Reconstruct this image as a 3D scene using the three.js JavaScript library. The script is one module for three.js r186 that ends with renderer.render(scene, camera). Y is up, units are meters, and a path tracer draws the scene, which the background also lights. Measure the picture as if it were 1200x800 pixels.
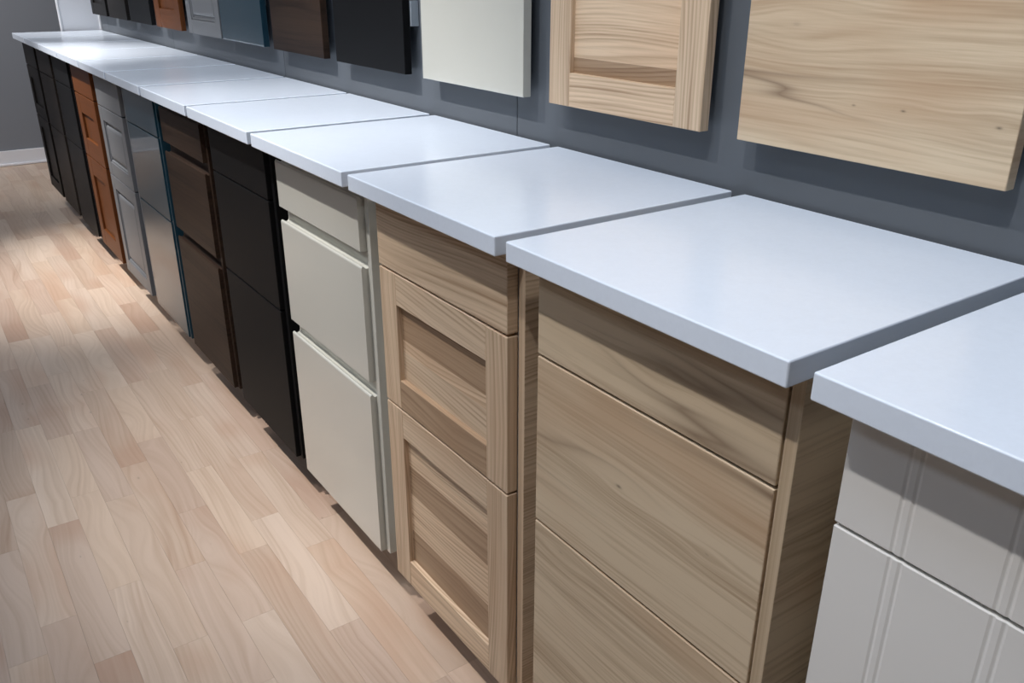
import * as THREE from 'three';
import { RoundedBoxGeometry } from 'three/addons/geometries/RoundedBoxGeometry.js';
import { mergeGeometries } from 'three/addons/utils/BufferGeometryUtils.js';
import { RectAreaLightUniformsLib } from 'three/addons/lights/RectAreaLightUniformsLib.js';

// ------------------------------------------------------------------ camera, light, exposure
const scene = new THREE.Scene();
const camera = new THREE.PerspectiveCamera(2 * Math.atan(400 / 1010.79) * 180 / Math.PI, 1.5, 0.05, 60);
camera.position.set(-0.5828, 1.2233, -0.0451);
camera.rotation.set(-0.4069, -0.6089, 0.0025, 'YXZ');
camera.updateMatrixWorld();
const renderer = new THREE.WebGLRenderer({ antialias: true });
renderer.toneMapping = THREE.LinearToneMapping;
renderer.toneMappingExposure = 1.22;
renderer.shadowMap.enabled = true;
RectAreaLightUniformsLib.init();
scene.background = new THREE.Color(0x000000);

const CEIL = 3.25, TRACK_X = -1.0, LAMP_Y = 2.8;
// track spots: [z, aim x, aim y, aim z, candela, half angle (deg), penumbra]
const SPOTS = [
  [-0.30, 0.30, 1.05, -0.20, 5.2, 38, 1],
  [-1.15, 0.30, 1.00, -1.05, 4.6, 36, 1],
  [-2.10, 0.05, 0.75, -2.05, 17, 24, 1],
  [-3.10, 0.30, 0.95, -3.35, 6.5, 34, 1],
  [-4.15, -0.01, 0.35, -4.05, 27, 20, 1],
  [-4.60, 0.30, 0.90, -4.75, 4.5, 32, 1],
  [-5.10, 0.34, 1.30, -5.47, 15, 23, 1],
  [-5.45, -0.10, 0.50, -6.76, 11, 34, 1],
];
const SPOT_COLOR = 0xfbf8f8;
// ceiling panels: [x, z]
const PANELS = [[-0.75, -0.5], [-0.75, -1.9], [-2.6, -0.6], [-2.6, -3.2], [-1.7, -4.9]];
const PANEL_NITS = 4.5, PANEL_COLOR = 0xd9e8ff;

// ------------------------------------------------------------------ helpers
function rng(seed) { let a = seed >>> 0; return () => { a = (a + 0x6D2B79F5) >>> 0; let t = a; t = Math.imul(t ^ (t >>> 15), t | 1); t ^= t + Math.imul(t ^ (t >>> 7), t | 61); return ((t ^ (t >>> 14)) >>> 0) / 4294967296; }; }
const taken = {};
function numbered(n) { if (!(n in taken)) { taken[n] = 0; return n; } taken[n]++; return n + '_' + String(taken[n]).padStart(3, '0'); }
function mesh(name, geo, mat, parent = scene) {
  const m = new THREE.Mesh(geo, mat); m.name = parent === scene ? numbered(name) : name; m.castShadow = m.receiveShadow = true; parent.add(m); return m;
}
function thing(name, label, category, pos, group) {
  const g = new THREE.Group(); g.name = numbered(name); g.position.set(...pos); scene.add(g);
  g.userData = { label, category }; if (group) g.userData.group = group; return g;
}
function structure(o, label, category) { o.userData.kind = 'structure'; o.userData.label = label; o.userData.category = category; return o; }

// noise
function makeNoise(seed) {
  const r = rng(seed), p = new Uint8Array(512), g = new Float32Array(256);
  for (let i = 0; i < 256; i++) { p[i] = i; g[i] = r() * 2 - 1; }
  for (let i = 255; i > 0; i--) { const j = Math.floor(r() * (i + 1)); const t = p[i]; p[i] = p[j]; p[j] = t; }
  for (let i = 0; i < 256; i++) p[i + 256] = p[i];
  const n2 = (x, y) => {
    const xi = Math.floor(x), yi = Math.floor(y); let fx = x - xi, fy = y - yi;
    fx = fx * fx * (3 - 2 * fx); fy = fy * fy * (3 - 2 * fy);
    const X = xi & 255, Y = yi & 255, X1 = (X + 1) & 255, Y1 = (Y + 1) & 255;
    const a = g[p[p[X] + Y]], b = g[p[p[X1] + Y]], c = g[p[p[X] + Y1]], d = g[p[p[X1] + Y1]];
    return a + (b - a) * fx + (c - a) * fy + (a - b - c + d) * fx * fy;
  };
  n2.fbm = (x, y, o) => { let s = 0, a = 0.5, f = 1; for (let i = 0; i < o; i++) { s += a * n2(x * f + i * 17.3, y * f + i * 9.1); a *= 0.5; f *= 2.03; } return s; };
  return n2;
}
const hex = h => { const c = new THREE.Color(h); return [c.r, c.g, c.b]; };
const toS = c => { c = c < 0 ? 0 : c > 1 ? 1 : c; return (c <= 0.0031308 ? c * 12.92 : 1.055 * Math.pow(c, 1 / 2.4) - 0.055) * 255; };
// wood: u runs along the grain; lenU, lenV in metres covered by the texture
function woodTex(o) {
  const W = o.w || 1024, H = o.h || 1024, n = makeNoise(o.seed), r = rng(o.seed + 7);
  const data = new Uint8Array(W * H * 4), L = hex(o.light), D = hex(o.dark), S = hex(o.vein), B = hex(o.patch || o.dark);
  const knots = o.knotList ? [...o.knotList] : []; for (let i = 0; i < (o.knots || 0); i++) knots.push([r() * o.lenU, r() * o.lenV, (0.6 + r()) * (o.knotSize || 0.012), r() > 0.5 ? 1 : 0.25]);
  const cl = x => x < 0 ? 0 : x > 1 ? 1 : x;
  for (let j = 0; j < H; j++) for (let i = 0; i < W; i++) {
    const u = i / W * o.lenU, v = j / H * o.lenV;
    let kx = 0, kd = 0;
    for (const [ku, kv, kr, ks] of knots) {
      const du = (u - ku) / (kr * 6.0), dv = (v - kv) / (kr * 2.2), d2 = du * du + dv * dv;
      if (d2 < 9) { kx += (v - kv) * Math.exp(-d2) * -0.85; const e2 = ((u - ku) / (kr * .42)) ** 2 + ((v - kv) / (kr * .17)) ** 2; kd += ks * Math.exp(-e2); }
    }
    const warp = o.warp * n.fbm(u * o.wu, v * o.wv, 3), w = v + kx + warp;
    // growth rings of uneven spacing
    const q = (w + 0.012 * n(3, w * 22)) * o.rings, fl = Math.floor(q), fr = q - fl;
    let line = fr < 0.78 ? Math.pow(fr / 0.78, o.sharp || 2) : (1 - fr) / 0.22;
    line *= 0.25 + 0.75 * cl(0.5 + 0.7 * n(fl * 3.7 + .5, u * 1.6)) ;
    // pores and fibres of several lengths
    const f1 = n(u * 5, w * 210), f2 = n(u * 11 + 9, w * 480), f3 = n(u * 30, v * 1100);
    const fiber = f1 * 0.45 + f2 * 0.35 + f3 * 0.2;
    const band = n.fbm(u * 0.9 + 40, w * 26 + 3, 3);
    // thin dark veins that come and go
    const rd = 1 - Math.abs(n.fbm(u * 0.9 + 7, w * 17 + 11, 3)) * 3.2; let vein = rd > 0 ? Math.pow(rd, 9) : 0; vein *= cl(n(u * 2.6 + 31, w * 9) * 1.6 + (o.veinBias ?? 0));
    const patch = cl(n.fbm(u * 3.2 + 70, v * 9 + 20, 3) * 1.8 + 0.1);
    const t = cl(line * o.ringAmp + fiber * o.fiber + band * (o.band ?? 0.5) + 0.12), k = Math.min(1, kd * 0.9), e = (j * W + i) * 4;
    for (let c = 0; c < 3; c++) {
      let x = L[c] + (D[c] - L[c]) * t; x += (B[c] - x) * patch * (o.patchAmp || 0); x += (S[c] - x) * vein * (o.veinAmp || 0); x *= 1 - k * (o.knotDark ?? 0.7);
      data[e + c] = toS(x);
    }
    data[e + 3] = 255;
  }
  return finish(data, W, H, true, o.lenU, o.lenV);
}
function finish(data, W, H, color, lenU = 1, lenV = 1) {
  const t = new THREE.DataTexture(data, W, H, THREE.RGBAFormat); t.wrapS = t.wrapT = THREE.MirroredRepeatWrapping; t.magFilter = THREE.LinearFilter; t.minFilter = THREE.LinearMipmapLinearFilter; t.generateMipmaps = true;
  if (color) t.colorSpace = THREE.SRGBColorSpace; t.needsUpdate = true; t.userData = { lenU, lenV }; return t;
}
function speckTex(seed, base, amp, W = 512, cells = 60) {
  const n = makeNoise(seed), data = new Uint8Array(W * W * 4), B = hex(base);
  for (let j = 0; j < W; j++) for (let i = 0; i < W; i++) {
    const x = i / W, y = j / W, k = 1 + amp * (n.fbm(x * 5, y * 5, 3) * 0.9 + n(x * cells, y * cells) * 0.5 + n(x * cells * 3.1, y * cells * 3.1) * 0.5), e = (j * W + i) * 4;
    for (let c = 0; c < 3; c++) data[e + c] = toS(B[c] * k); data[e + 3] = 255;
  }
  return finish(data, W, W, true, 0.5, 0.5);
}
// metric uv on any geometry: u along the grain axis, v across it
function metricUV(geo, grain, su, sv, ou = 0, ov = 0) {
  const g = geo.index ? geo.toNonIndexed() : geo; g.computeBoundingBox(); const mn = g.boundingBox.min.toArray();
  const P = g.attributes.position, N = g.attributes.normal, uv = new Float32Array(P.count * 2), A = { x: 0, y: 1, z: 2 }[grain];
  const c = [0, 0, 0];
  for (let t = 0; t < P.count; t += 3) {
    let n = [0, 0, 0]; for (let k = 0; k < 3; k++) { n[0] += N.getX(t + k); n[1] += N.getY(t + k); n[2] += N.getZ(t + k); }
    n = n.map(Math.abs); const ax = n[0] >= n[1] && n[0] >= n[2] ? 0 : n[1] >= n[2] ? 1 : 2;
    const rest = [0, 1, 2].filter(k => k !== ax); let ua = A, va = rest.find(k => k !== A), us = 1;
    if (ax === A) { ua = rest[0]; va = rest[1]; us = 0.12; }
    for (let k = 0; k < 3; k++) {
      c[0] = P.getX(t + k) - mn[0]; c[1] = P.getY(t + k) - mn[1]; c[2] = P.getZ(t + k) - mn[2];
      const vv = c[va];
      uv[(t + k) * 2] = c[ua] * us / su + ou; uv[(t + k) * 2 + 1] = vv / sv + ov;
    }
  }
  g.setAttribute('uv', new THREE.BufferAttribute(uv, 2)); return g;
}
// rounded box between two corners, in the frame of its thing
function rbox(x0, x1, y0, y1, z0, z1, r = 0.0015, seg = 2) {
  const w = x1 - x0, h = y1 - y0, d = z1 - z0, g = r > 0 ? new RoundedBoxGeometry(w, h, d, seg, Math.min(r, w / 2.01, h / 2.01, d / 2.01)) : new THREE.BoxGeometry(w, h, d);
  g.translate((x0 + x1) / 2, (y0 + y1) / 2, (z0 + z1) / 2); return g;
}
const R0 = rng(20240);
function wood(geo, grain, mat, ou, ov) {
  const m = mat.map; if (!m) return geo; const { lenU, lenV } = m.userData;
  return metricUV(geo, grain, lenU, lenV, ou ?? R0() * 2, ov ?? R0() * 2);
}
function std(o) { const m = new THREE.MeshPhysicalMaterial({ roughness: 0.5, ...o }); return m; }

// ------------------------------------------------------------------ materials
const T = {
  birch: woodTex({ seed: 11, lenU: 1.2, lenV: 1.04, light: '#d0bba7', dark: '#aa8f76', vein: '#a5876f', patch: '#b7937a', warp: 0.10, wu: 1.3, wv: 4.5, rings: 60, sharp: 1.6, ringAmp: 0.36, fiber: 0.22, band: 0.3, knots: 22, knotSize: 0.009, knotDark: 0.35, veinAmp: 0.4, patchAmp: 0.5 }),
  slab: woodTex({ seed: 23, lenU: 0.85, lenV: 0.8, light: '#d2bea0', dark: '#a38a6c', vein: '#6b523c', patch: '#b89674', warp: 0.035, wu: 1.0, wv: 3.5, rings: 120, sharp: 2, ringAmp: 0.26, fiber: 0.6, band: 0.55, knotList: [[0.169, 0.141, 0.011, 1], [0.315, 0.131, 0.006, 0.35], [0.06, 0.625, 0.010, 0.3], [0.3, 0.42, 0.012, 0.15], [0.602, 0.219, 0.006, 0.8], [0.67, 0.22, 0.007, 1], [0.786, 0.216, 0.008, 1], [0.5, 0.31, 0.016, 0.25], [0.64, 0.06, 0.01, 0.2]], veinAmp: 0.7, veinBias: 0.08, patchAmp: 0.6 }),
  ash: woodTex({ seed: 37, lenU: 0.85, lenV: 0.8, light: '#d8c0a2', dark: '#9e8062', vein: '#80624b', patch: '#c4a281', warp: 0.07, wu: 0.9, wv: 5, rings: 140, sharp: 1.6, ringAmp: 0.68, fiber: 0.5, band: 0.4, veinAmp: 0.35, patchAmp: 0.4 }),
  walnut: woodTex({ seed: 41, w: 512, h: 512, lenU: 0.8, lenV: 0.8, light: '#37291f', dark: '#1f1510', vein: '#150d09', patch: '#2e2019', warp: 0.04, wu: 1.0, wv: 4, rings: 70, ringAmp: 0.4, fiber: 0.6, band: 0.9, veinAmp: 0.7, veinBias: 0.2, patchAmp: 0.4 }),
  cherry: woodTex({ seed: 53, w: 512, h: 512, lenU: 0.8, lenV: 0.8, light: '#643818', dark: '#4c2a12', vein: '#391e0d', warp: 0.03, wu: 1.0, wv: 3, rings: 70, ringAmp: 0.4, fiber: 0.4, band: 0.3, veinAmp: 0.2 }),
  darkoak: woodTex({ seed: 67, w: 512, h: 512, lenU: 0.8, lenV: 0.8, light: '#36312e', dark: '#221e1d', vein: '#151211', warp: 0.03, wu: 1.0, wv: 3, rings: 80, ringAmp: 0.5, fiber: 0.6, band: 0.4, veinAmp: 0.3 }),
  quartz: speckTex(71, '#dfe8f2', 0.02),
  paint: speckTex(83, '#ffffff', 0.03),
};
const M = {
  quartz: std({ map: T.quartz, roughness: 0.2, color: 0xffffff }),
  slab: std({ map: T.slab, roughness: 0.55 }),
  ash: std({ map: T.ash, roughness: 0.5 }),
  ashPale: std({ map: T.ash, roughness: 0.5, color: new THREE.Color(1.12, 1.1, 1.08) }),
  ashBrown: std({ map: T.ash, roughness: 0.5, color: new THREE.Color(0.62, 0.55, 0.49) }),
  walnut: std({ map: T.walnut, roughness: 0.5, specularIntensity: 0.35 }),
  cherry: std({ map: T.cherry, roughness: 0.45, specularIntensity: 0.5 }),
  darkoak: std({ map: T.darkoak, roughness: 0.5, specularIntensity: 0.3, color: new THREE.Color(0.52, 0.5, 0.48) }),
  white: std({ color: 0xe4e2dc, roughness: 0.4 }),
  ivory: std({ color: 0xc5c3b7, roughness: 0.35, clearcoat: 1, clearcoatRoughness: 0.08 }),
  black: std({ color: 0x0d0d0e, roughness: 0.55, specularIntensity: 0.3 }),
  charcoal: std({ color: 0x111112, roughness: 0.5, specularIntensity: 0.3 }),
  teal: std({ color: 0x1e3a46, roughness: 0.3, specularIntensity: 0.3, clearcoat: 0.65, clearcoatRoughness: 0.03 }),
  grey: std({ color: 0x747576, roughness: 0.42 }),
  brownblack: std({ map: T.darkoak, color: new THREE.Color(0.32, 0.32, 0.32), roughness: 0.5, specularIntensity: 0.3 }),
  carcassDark: std({ color: 0x2e2621, roughness: 0.7 }),
  carcassWhite: std({ color: 0xd8d6d0, roughness: 0.6 }),
  wall: std({ color: 0x5a5f64, roughness: 0.5 }),
  wallEnd: std({ color: 0x83868b, roughness: 0.75 }),
  column: std({ color: 0xd2d4d8, roughness: 0.6 }),
  trim: std({ color: 0xe8e8ea, roughness: 0.45 }),
  ceiling: std({ color: 0x77797c, roughness: 0.9 }),
  store: std({ color: 0x57544f, roughness: 0.9 }),
  bracket: std({ color: 0xaab2b8, roughness: 0.35, metalness: 0.3 }),
  lampBody: std({ color: 0xe0e0e0, roughness: 0.4 }),
};

// ------------------------------------------------------------------ setting
const WX = 0.445, ZEND = -6.76, X0 = -4.6, ZB = 2.6;
{ // floor: slab with individual wood strips
  const floor = new THREE.Group(); floor.name = 'floor'; scene.add(floor); structure(floor, 'pale birch strip floor running along the row of cabinets', 'floor');
  mesh('subfloor', rbox(X0, WX + 0.1, -0.12, -0.0085, ZEND - 0.1, ZB, 0), std({ color: 0x8d7460, roughness: 0.9 }), floor);
  const tints = [[1, 1, 1], [0.94, 0.91, 0.9], [1.04, 1.03, 1.02], [0.9, 0.85, 0.83], [0.97, 0.94, 0.91], [1.02, 0.99, 0.95], [0.92, 0.88, 0.85], [1.08, 1.08, 1.07]];
  const mats = tints.map(c => std({ map: T.birch, color: new THREE.Color(...c), roughness: 0.36 }));
  const r = rng(5), SW = 0.068, pieces = [];
  for (let k = 0; ; k++) {
    const x1 = WX - 0.004 - k * SW, x0 = x1 - SW; if (x1 < X0 + 0.2) break;
    let z = ZB - 0.3 - r() * 0.4;
    while (z > ZEND + 0.02) { const len = 0.34 + r() * 0.34, z1 = z, z0 = Math.max(ZEND + 0.005, z - len); if (z1 - z0 > 0.03) pieces.push([x0, x1, z0, z1, Math.floor(r() * mats.length), r() * 2, r() * 2]); z = z0; }
  }
  const V = new THREE.Vector3(), size = p => { // how large a strip shows in the photograph
    const [a, b, c, d] = p; let best = 0; for (const zz of [c, (c + d) / 2, d]) { V.set((a + b) / 2, 0, zz).project(camera); if (V.z < 1 && Math.abs(V.x) < 1.03 && Math.abs(V.y) < 1.03) best = 1; }
    return best ? 1 / Math.hypot((a + b) / 2 - camera.position.x, camera.position.y, (c + d) / 2 - camera.position.z) : 0;
  };
  pieces.forEach(p => p.s = size(p)); pieces.sort((a, b) => b.s - a.s);
  const rest = mats.map(() => []); let count = 0;
  pieces.forEach((p, i) => {
    const g = wood(rbox(p[0] + 0.00015, p[1] - 0.00015, -0.0085, 0, p[2] + 0.00015, p[3] - 0.00015, 0), 'z', mats[p[4]], p[5], p[6]);
    if (i < 295 && p.s > 0) { const m = mesh('floor_strip' + (count ? '_' + String(count).padStart(3, '0') : ''), g, mats[p[4]], floor); count++; }
    else rest[p[4]].push(g);
  });
  rest.forEach((gs, i) => { if (gs.length) mesh('floor_strip_field', mergeGeometries(gs), mats[i], floor).userData.kind = 'stuff'; });
}
{ // back wall of panels
  const w = new THREE.Group(); w.name = 'wall_back'; scene.add(w); structure(w, 'grey painted panel wall behind the countertops and sample doors', 'wall');
  mesh('wall_core', rbox(WX + 0.006, WX + 0.12, 0, CEIL, ZEND - 0.1, ZB, 0), M.wall, w);
  const seams = [ZB, 2.28, 1.02, -0.24, -1.503, -2.766, -4.03, -5.29, ZEND];
  for (let i = 0; i + 1 < seams.length; i++) mesh('wall_panel', rbox(WX, WX + 0.008, 0.001, CEIL, seams[i + 1] + 0.0012, seams[i] - 0.0012, 0.0008, 1), M.wall, w);
}
structure(mesh('wall_end', rbox(X0, WX + 0.1, 0, CEIL, ZEND - 0.12, ZEND, 0), M.wallEnd), 'dark grey painted end wall above a white baseboard', 'wall');
{ const b = new THREE.Group(); b.name = 'baseboard_end'; scene.add(b); structure(b, 'white baseboard with a shoe moulding along the end wall', 'baseboard');
  mesh('board', rbox(X0, WX - 0.002, 0.0, 0.1, ZEND, ZEND + 0.014, 0.003), M.trim, b);
  mesh('shoe_moulding', rbox(X0, WX - 0.002, 0.0, 0.018, ZEND + 0.014, ZEND + 0.027, 0.006, 3), M.trim, b); }
{ const c = new THREE.Group(); c.name = 'wall_return'; scene.add(c); structure(c, 'white painted wall return standing at the far end of the countertops', 'wall');
  mesh('return_body', rbox(0.243, WX, 0, CEIL, -5.515, -5.475, 0.002, 1), M.column, c);
  mesh('corner_bead', rbox(0.2395, 0.2495, 0.0, CEIL, -5.483, -5.4725, 0.002, 1), M.trim, c);
  mesh('edge_trim', rbox(WX - 0.009, WX, 0.0, CEIL, -5.475, -5.469, 0.002, 1), M.trim, c); }
structure(mesh('ceiling', rbox(X0, WX + 0.1, CEIL, CEIL + 0.1, ZEND - 0.1, ZB, 0), M.ceiling), 'plain grey ceiling over the display', 'ceiling');
structure(mesh('wall_front', rbox(X0 - 0.12, X0, 0, CEIL, ZEND - 0.1, ZB, 0), M.store), 'plain wall across the aisle', 'wall');
structure(mesh('wall_near', rbox(X0, WX + 0.1, 0, CEIL, ZB, ZB + 0.12, 0), M.store), 'plain wall at the near end of the aisle', 'wall');

// ------------------------------------------------------------------ lamps
{
  const track = thing('light_track', 'long white ceiling track carrying the display spotlights', 'light track', [TRACK_X, CEIL, 0]);
  mesh('rail', rbox(-0.018, 0.018, -0.03, 0, -5.6, 1.6, 0.003, 1), M.lampBody, track);
  const aims = ['the beadboard cabinet', 'the ash cabinet', 'the black cabinet', 'the teal and grey cabinets', 'the orange-brown cabinet and the floor', 'the dark brown cabinet', 'the white wall return', 'the dark grey end wall'];
  SPOTS.forEach(([z, ax, ay, az, cd, ang, pen], si) => {
    const d = new THREE.Vector3(ax - TRACK_X, ay - LAMP_Y, az - z).normalize();
    const g = thing('track_spotlight', 'white cylindrical spotlight on the ceiling track aimed at ' + aims[si], 'spotlight', [TRACK_X, CEIL - 0.03, z], 'spotlights on the ceiling track');
    const q = new THREE.Quaternion().setFromUnitVectors(new THREE.Vector3(0, -1, 0), d), c = new THREE.Vector3(0, LAMP_Y - CEIL + 0.03, 0);
    const st = new THREE.CylinderGeometry(0.01, 0.01, 0.36, 12); st.translate(0, -0.18, 0); mesh('stem', st, M.lampBody, g);
    const hp = [[0.0, 0.12], [0.035, 0.12], [0.042, 0.11], [0.042, -0.02], [0.036, -0.02], [0.034, 0.012], [0, 0.012]].map(p => new THREE.Vector2(...p));
    const hs = new THREE.LatheGeometry(hp, 28); hs.applyQuaternion(q); hs.translate(c.x, c.y, c.z); mesh('housing', hs, M.lampBody, g);
    const lens = new THREE.CylinderGeometry(0.033, 0.033, 0.004, 28); lens.translate(0, 0.008, 0); lens.applyQuaternion(q); lens.translate(c.x, c.y, c.z);
    mesh('lens', lens, std({ color: 0x000000, emissive: SPOT_COLOR, emissiveIntensity: 6, roughness: 0.4 }), g);
    const s = new THREE.SpotLight(SPOT_COLOR, cd, 0, ang * Math.PI / 180, pen, 2); s.castShadow = true; s.shadow.mapSize.set(2048, 2048); s.shadow.radius = 1.4;
    s.position.set(TRACK_X, LAMP_Y, z).addScaledVector(d, 0.03); s.target.position.set(ax, ay, az); scene.add(s, s.target); s.name = 'spot_beam'; s.target.name = 'spot_aim';
  });
  for (const [x, z] of PANELS) {
    const g = thing('ceiling_light_panel', 'flat rectangular ceiling light panel above the aisle', 'ceiling light', [x, CEIL, z], 'ceiling light panels');
    mesh('frame', rbox(-0.32, 0.32, -0.03, 0, -0.62, 0.62, 0.004, 1), M.lampBody, g);
    mesh('diffuser', rbox(-0.3, 0.3, -0.034, -0.03, -0.6, 0.6, 0), std({ color: 0x222222, emissive: PANEL_COLOR, emissiveIntensity: 1.2, roughness: 0.7 }), g);
    const a = new THREE.RectAreaLight(PANEL_COLOR, PANEL_NITS, 0.6, 1.2); a.position.set(x, CEIL - 0.04, z); a.rotation.x = -Math.PI / 2; a.name = 'panel_light'; scene.add(a);
  }
}

// ------------------------------------------------------------------ fronts and doors (local frame: x out of the wall grows inward, y up, z along the row)
const TH = 0.019;
function slab(parent, name, mat, x, y0, y1, z0, z1, ou, ov) {
  return mesh(name, wood(rbox(x, x + TH, y0, y1, z0, z1, 0.0016), 'z', mat, ou, ov), mat, parent);
}
function shaker(parent, name, mat, x, y0, y1, z0, z1, o = {}) {
  const fw = o.fw || 0.058, rec = o.rec || 0.009, p = new THREE.Group(); p.name = name; parent.add(p);
  const sm = o.stileMat || [mat, mat], rm = o.railMat || [mat, mat];
  mesh('stile', wood(rbox(x, x + TH, y0, y1, z0, z0 + fw, 0.0015), 'y', sm[0]), sm[0], p);
  mesh('stile', wood(rbox(x, x + TH, y0, y1, z1 - fw, z1, 0.0015), 'y', sm[1]), sm[1], p);
  mesh('rail', wood(rbox(x + 0.0004, x + TH, y1 - fw, y1, z0 + fw, z1 - fw, 0.0012), 'z', rm[0]), rm[0], p);
  mesh('rail', wood(rbox(x + 0.0004, x + TH, y0, y0 + fw, z0 + fw, z1 - fw, 0.0012), 'z', rm[1]), rm[1], p);
  const a = y0 + fw, b = y1 - fw;
  if (o.boards) { // edge-glued boards of differing tone
    let y = b; for (const [frac, bm, ou, ov] of o.boards) { const h = (b - a) * frac; mesh('panel_board', wood(rbox(x + rec, x + TH - 0.003, y - h, y, z0 + fw, z1 - fw, 0), 'z', bm, ou, ov), bm, p); y -= h; }
  } else if (o.raised) {
    mesh('panel', rbox(x + 0.010, x + TH - 0.002, a, b, z0 + fw, z1 - fw, 0), mat, p);
    const field = new THREE.Shape(), ins = 0.03; field.moveTo(-(z1 - fw - ins), a + ins); field.lineTo(-(z0 + fw + ins), a + ins); field.lineTo(-(z0 + fw + ins), b - ins); field.lineTo(-(z1 - fw - ins), b - ins); field.closePath();
    const fg = new THREE.ExtrudeGeometry(field, { depth: 0.002, bevelEnabled: true, bevelThickness: 0.006, bevelSize: 0.014, bevelSegments: 3 });
    fg.rotateY(-Math.PI / 2); fg.scale(1, 1, -1); fg.translate(x + 0.010, 0, 0);
    fg.computeBoundingBox(); const bb = fg.boundingBox;
    // make sure the field lies over the panel, whichever way the rotation took it
    fg.translate(x + 0.003 - bb.min.x, 0, (z0 + z1) / 2 - (bb.min.z + bb.max.z) / 2);
    const idx = fg.index; if (!idx) { const P = fg.attributes.position, N = fg.attributes.normal; for (let i = 0; i < P.count; i += 3) { for (const A of [P, N]) { const t = [A.getX(i), A.getY(i), A.getZ(i)]; A.setXYZ(i, A.getX(i + 1), A.getY(i + 1), A.getZ(i + 1)); A.setXYZ(i + 1, ...t); } } fg.computeVertexNormals(); }
    mesh('raised_field', fg, mat, p);
    for (const [ya, yb, za, zb] of [[b - 0.007, b, z0 + fw, z1 - fw], [a, a + 0.007, z0 + fw, z1 - fw], [a, b, z0 + fw, z0 + fw + 0.007], [a, b, z1 - fw - 0.007, z1 - fw]]) mesh('moulding', rbox(x + 0.004, x + 0.014, ya, yb, za, zb, 0.0034, 2), mat, p);
  } else mesh('panel', wood(rbox(x + rec, x + TH - 0.003, a, b, z0 + fw, z1 - fw, 0), 'y', mat), mat, p);
  return p;
}
// front with a finger channel scooped out of its top edge
function channel(parent, name, mat, x, y0, y1, z0, z1) {
  const h = y1 - y0, t = 0.022, s = new THREE.Shape();
  s.moveTo(0.0015, 0); s.lineTo(t, 0); s.lineTo(t, h); s.lineTo(t - 0.0045, h); s.lineTo(t - 0.0045, h - 0.021); s.quadraticCurveTo(t - 0.0048, h - 0.029, t - 0.011, h - 0.029);
  s.quadraticCurveTo(0.0075, h - 0.029, 0.006, h - 0.026); s.quadraticCurveTo(0.0045, h - 0.0235, 0.0022, h - 0.0245); s.quadraticCurveTo(0, h - 0.026, 0, h - 0.029); s.lineTo(0, 0.0015); s.closePath();
  const g = new THREE.ExtrudeGeometry(s, { depth: z1 - z0, bevelEnabled: false, curveSegments: 5 }); g.translate(x, y0, z0);
  return mesh(name, wood(g, 'z', mat), mat, parent);
}
// front with pairs of narrow vertical grooves
function beaded(parent, name, mat, x, y0, y1, z0, z1, grooves) {
  const s = new THREE.Shape(), gw = 0.0026, gd = 0.0009; // shape: X = depth, Y = -z
  const pts = [[TH, -z0], [0.001, -z0], [0, -z0 - 0.001]];
  for (const gz of [...grooves].sort((a, b) => a - b)) if (gz > z0 + 0.01 && gz < z1 - 0.01) pts.push([0, -(gz - gw)], [gd, -(gz - 0.0004)], [gd, -(gz + 0.0004)], [0, -(gz + gw)]);
  pts.push([0, -z1 + 0.001], [0.001, -z1], [TH, -z1]);
  pts.forEach((p, i) => i ? s.lineTo(...p) : s.moveTo(...p)); s.closePath();
  const g = new THREE.ExtrudeGeometry(s, { depth: y1 - y0 - 0.002, bevelEnabled: true, bevelThickness: 0.001, bevelSize: 0.0008, bevelOffset: -0.0008, bevelSegments: 1 });
  g.rotateX(-Math.PI / 2); g.translate(x, y0 + 0.001, 0); return mesh(name, g, mat, parent);
}

// ------------------------------------------------------------------ cabinets
const H = 0.914, CT = 0.027, XF = 0.037, CB = 0.114, FT = H - CT - 0.002;
const Y = [[0.761, FT], [0.5035, 0.757], [CB, 0.4995]]; // three drawer fronts
const cRest = { // boards of the two framed ash drawer fronts
  mid: [[0.46, M.ashBrown, 0.3, 0.1], [0.16, M.ashPale, 0.9, 0.6], [0.38, M.ash, 0.15, 0.75]],
  low: [[0.12, M.ash, 0.4, 0.3], [0.10, M.ashPale, 1.1, 0.7], [0.22, M.ashBrown, 0.2, 0.4], [0.3, M.ashPale, 0.5, 1.3], [0.26, M.ashBrown, 0.8, 0.12]],
};
const grooves = []; for (let z = -0.355 + 0.09 * -3; z < 0.3; z += 0.09) grooves.push(z - 0.005, z + 0.005);
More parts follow.
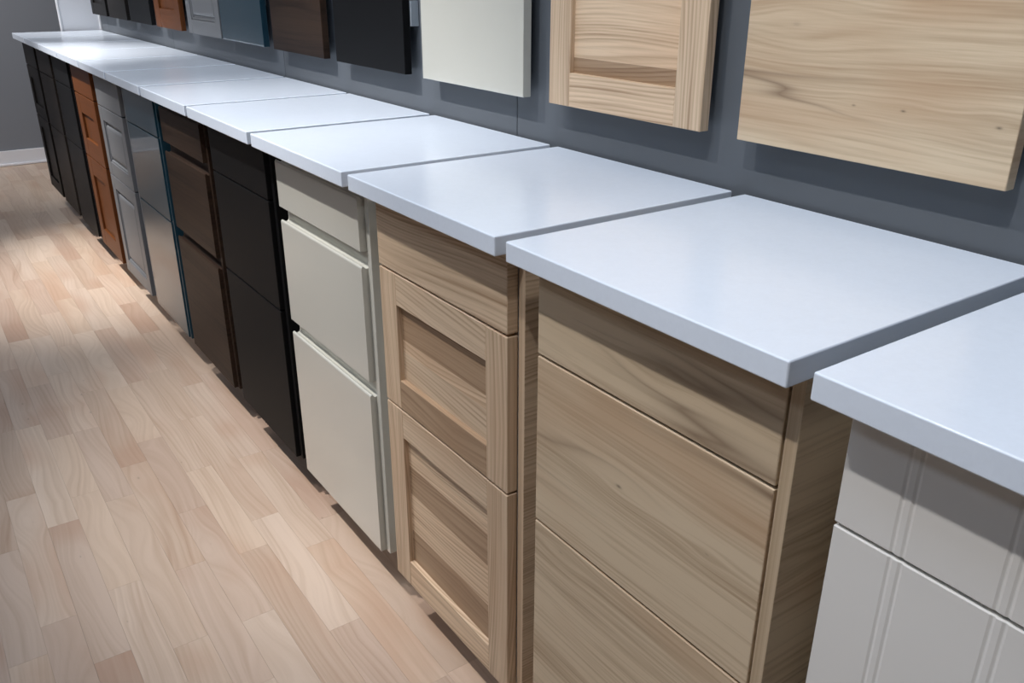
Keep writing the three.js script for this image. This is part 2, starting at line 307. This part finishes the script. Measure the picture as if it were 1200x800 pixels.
// [material, label, near z of fronts, far z of fronts, panel setback, carcass, builder]
const UNITS = [
  ['white beadboard drawer cabinet with paired vertical grooves', M.white, -0.030, -0.418, 0.0, M.carcassWhite],
  ['pale wood-grain drawer cabinet with flat handleless fronts and a small dark knot', M.slab, -0.486, -0.875, 0.0, M.carcassWhite],
  ['light ash drawer cabinet with framed, recessed plank panels', M.ash, -0.946, -1.334, 0.017, M.carcassWhite],
  ['off-white drawer cabinet with finger channels along the drawer tops', M.ivory, -1.407, -1.797, 0.012, M.carcassWhite],
  ['plain matt black drawer cabinet between the walnut and the off-white cabinet', M.black, -1.865, -2.253, 0.010, M.carcassDark],
  ['dark walnut drawer cabinet with finger channels along the drawer tops', M.walnut, -2.333, -2.72, 0.010, M.carcassDark],
  ['glossy dark teal drawer cabinet mirroring the floor', M.teal, -2.785, -3.175, 0.004, M.carcassWhite],
  ['mid-grey drawer cabinet with raised panel mouldings', M.grey, -3.252, -3.64, 0.012, M.carcassWhite],
  ['orange-brown stained wood drawer cabinet with recessed panels', M.cherry, -3.716, -4.1, 0.012, M.carcassWhite],
  ['plain charcoal drawer cabinet beside the orange-brown cabinet', M.charcoal, -4.185, -4.56, 0.008, M.carcassDark],
  ['plain dark brown drawer cabinet between two near-black cabinets', M.darkoak, -4.625, -5.005, 0.008, M.carcassDark],
  ['black-brown framed drawer cabinet at the end next to the white wall return', M.brownblack, -5.075, -5.452, 0.008, M.carcassDark],
];
UNITS.forEach(([label, mat, zn, zf, back, car], i) => {
  const g = thing('drawer_cabinet', label, 'cabinet', [0, CB, zn]), z1 = 0, z0 = zf - zn, yy = Y.map(([a, b]) => [a - CB, b - CB]);
  const fx = XF, bx = XF + ((i === 3 || i === 5) ? 0.024 : TH + 0.002);
  const x1 = WX - 0.001, yt = FT - CB, za = z0 + 0.002, zb = z1 - 0.001, t = 0.018; // hollow box, open behind the drawer fronts
  mesh('carcass', mergeGeometries([rbox(bx, x1, 0.002, yt, za, za + t, 0), rbox(bx, x1, 0.002, yt, zb - t, zb, 0), rbox(bx, x1, 0.002, 0.002 + t, za + t, zb - t, 0), rbox(bx, x1, yt - t, yt, za + t, zb - t, 0), rbox(x1 - 0.008, x1, 0.002 + t, yt - t, za + t, zb - t, 0)]), car, g);
  mesh('side_panel', wood(rbox(fx + back, WX - 0.001, 0, FT - CB, z1 + 0.0035, z1 + 0.0185, 0.001, 1), 'x', mat), mat, g);
  if (i === 0) yy.forEach(([a, b]) => beaded(g, 'drawer_front', mat, fx, a, b, z0, z1, grooves.map(v => v - zn)));
  else if (i === 3 || i === 5) yy.forEach(([a, b]) => channel(g, 'drawer_front', mat, fx, a, b, z0, z1));
  else if (i === 2 || i === 7 || i === 8 || i === 11) {
    slab(g, 'drawer_front', mat, fx, ...yy[0], z0, z1);
    yy.slice(1).forEach((y, k) => shaker(g, 'drawer_front', mat, fx, ...y, z0, z1, i === 2 ? { boards: k ? cRest.low : cRest.mid, fw: 0.056, rec: 0.010, railMat: [M.ash, k ? M.ashPale : M.ashBrown] } : i === 7 ? { raised: true, fw: 0.05 } : { fw: i === 8 ? 0.075 : 0.058 }));
  } else yy.forEach((y, k) => slab(g, 'drawer_front', mat, fx, ...y, z0, z1, ...(i === 1 ? [[0.42 / 0.85, 0], [0, 0], [0, 0.26 / 0.8]][k] : [])));
});

// ------------------------------------------------------------------ countertops, one slab for each cabinet
const far = [-0.438, -0.896, -1.356, -1.822, -2.281, -2.743, -3.206, -3.659, -4.113, -4.566, -5.021, -5.455];
const onWhat = ['the white beadboard cabinet', 'the pale wood-grain flat-fronted cabinet', 'the light ash framed cabinet', 'the off-white cabinet with finger channels', 'the plain matt black cabinet', 'the dark walnut cabinet', 'the glossy dark teal cabinet', 'the mid-grey cabinet with mouldings', 'the orange-brown wood cabinet', 'the plain charcoal cabinet', 'the plain dark brown cabinet', 'the black-brown framed end cabinet'];
far.forEach((zf, i) => {
  const zn = i ? far[i - 1] - (i < 5 ? 0.0245 : i < 7 ? 0.021 : 0.017) : -0.0005;
  const m = mesh('countertop', metricUV(rbox(0, 0.4375, -CT / 2, CT / 2, -(zn - zf) / 2, (zn - zf) / 2, 0.0022, 3), 'z', 0.5, 0.5, R0(), R0()), M.quartz);
  m.position.set(0, H - CT / 2, (zn + zf) / 2); m.userData = { label: 'white quartz countertop slab on top of ' + onWhat[i], category: 'countertop', group: 'countertop slabs' };
});

// ------------------------------------------------------------------ sample doors on the wall above
const DX = 0.4047, DY = 0.9985, DH = 0.76;
const DOORS = [null,
  ['large pale wood-grain sample door with fine horizontal streaks and small knots', M.slab, -0.507, -0.895],
  ['light ash sample door with a frame around a plank panel', M.ash, -0.968, -1.345],
  ['off-white glossy sample door hanging beside the ash door', M.ivory, -1.427, -1.814],
  ['plain black sample door with a metal bracket behind its edge', M.black, -1.898, -2.279],
  ['walnut brown wood-grain sample door between the teal and the black door', M.walnut, -2.36, -2.737],
  ['glossy teal sample door hanging beside the walnut door', M.teal, -2.82, -3.225],
  ['mid-grey sample door with raised panel mouldings', M.grey, -3.24, -3.631],
  ['orange-brown stained wood sample door with recessed panel', M.cherry, -3.732, -4.105],
  ['charcoal sample door hanging beside the orange-brown door', M.charcoal, -4.19, -4.57],
  ['dark brown sample door between two near-black doors', M.darkoak, -4.64, -5.02],
  ['black-brown framed sample door hanging beside the white wall return', M.brownblack, -5.08, -5.44],
];
DOORS.forEach((d, i) => {
  if (!d) return; const [label, mat, zn, zf] = d, g = thing('sample_door', label, 'door sample', [DX, DY, zn], 'sample doors above the countertops'), z1 = 0, z0 = zf - zn;
  if (i === 2) shaker(g, 'door_leaf', mat, 0, 0, DH, z0, z1, { fw: 0.058, rec: 0.010, railMat: [M.ash, M.ashPale], boards: [[0.3, M.ash], [0.3, M.ashPale], [0.16, M.ash, 0.2, 0.05], [0.2, M.ashPale, 0.35, 0.42], [0.04, M.ashBrown, 0.6, 0.2]] });
  else if (i === 7) shaker(g, 'door_leaf', mat, 0, 0, DH, z0, z1, { raised: true, fw: 0.05 });
  else if (i === 8 || i === 11) shaker(g, 'door_leaf', mat, 0, 0, DH, z0, z1, { fw: i === 8 ? 0.075 : 0.058 });
  else slab(g, 'door_leaf', mat, 0, 0, DH, z0, z1, ...(i === 1 ? [0.42 / 0.85, 0.15 / 0.8] : []));
  const flush = i === 4, bz = flush ? z1 + 0.004 : z1 - 0.05;
  for (const y of [flush ? 0.105 : 0.12, DH - 0.14]) for (const z of [bz, z0 + 0.09]) mesh('wall_bracket', rbox(TH, WX - DX - 0.0005, y, y + 0.055, z - 0.03, z, 0.0015, 1), M.bracket, g);
});

renderer.render(scene, camera);
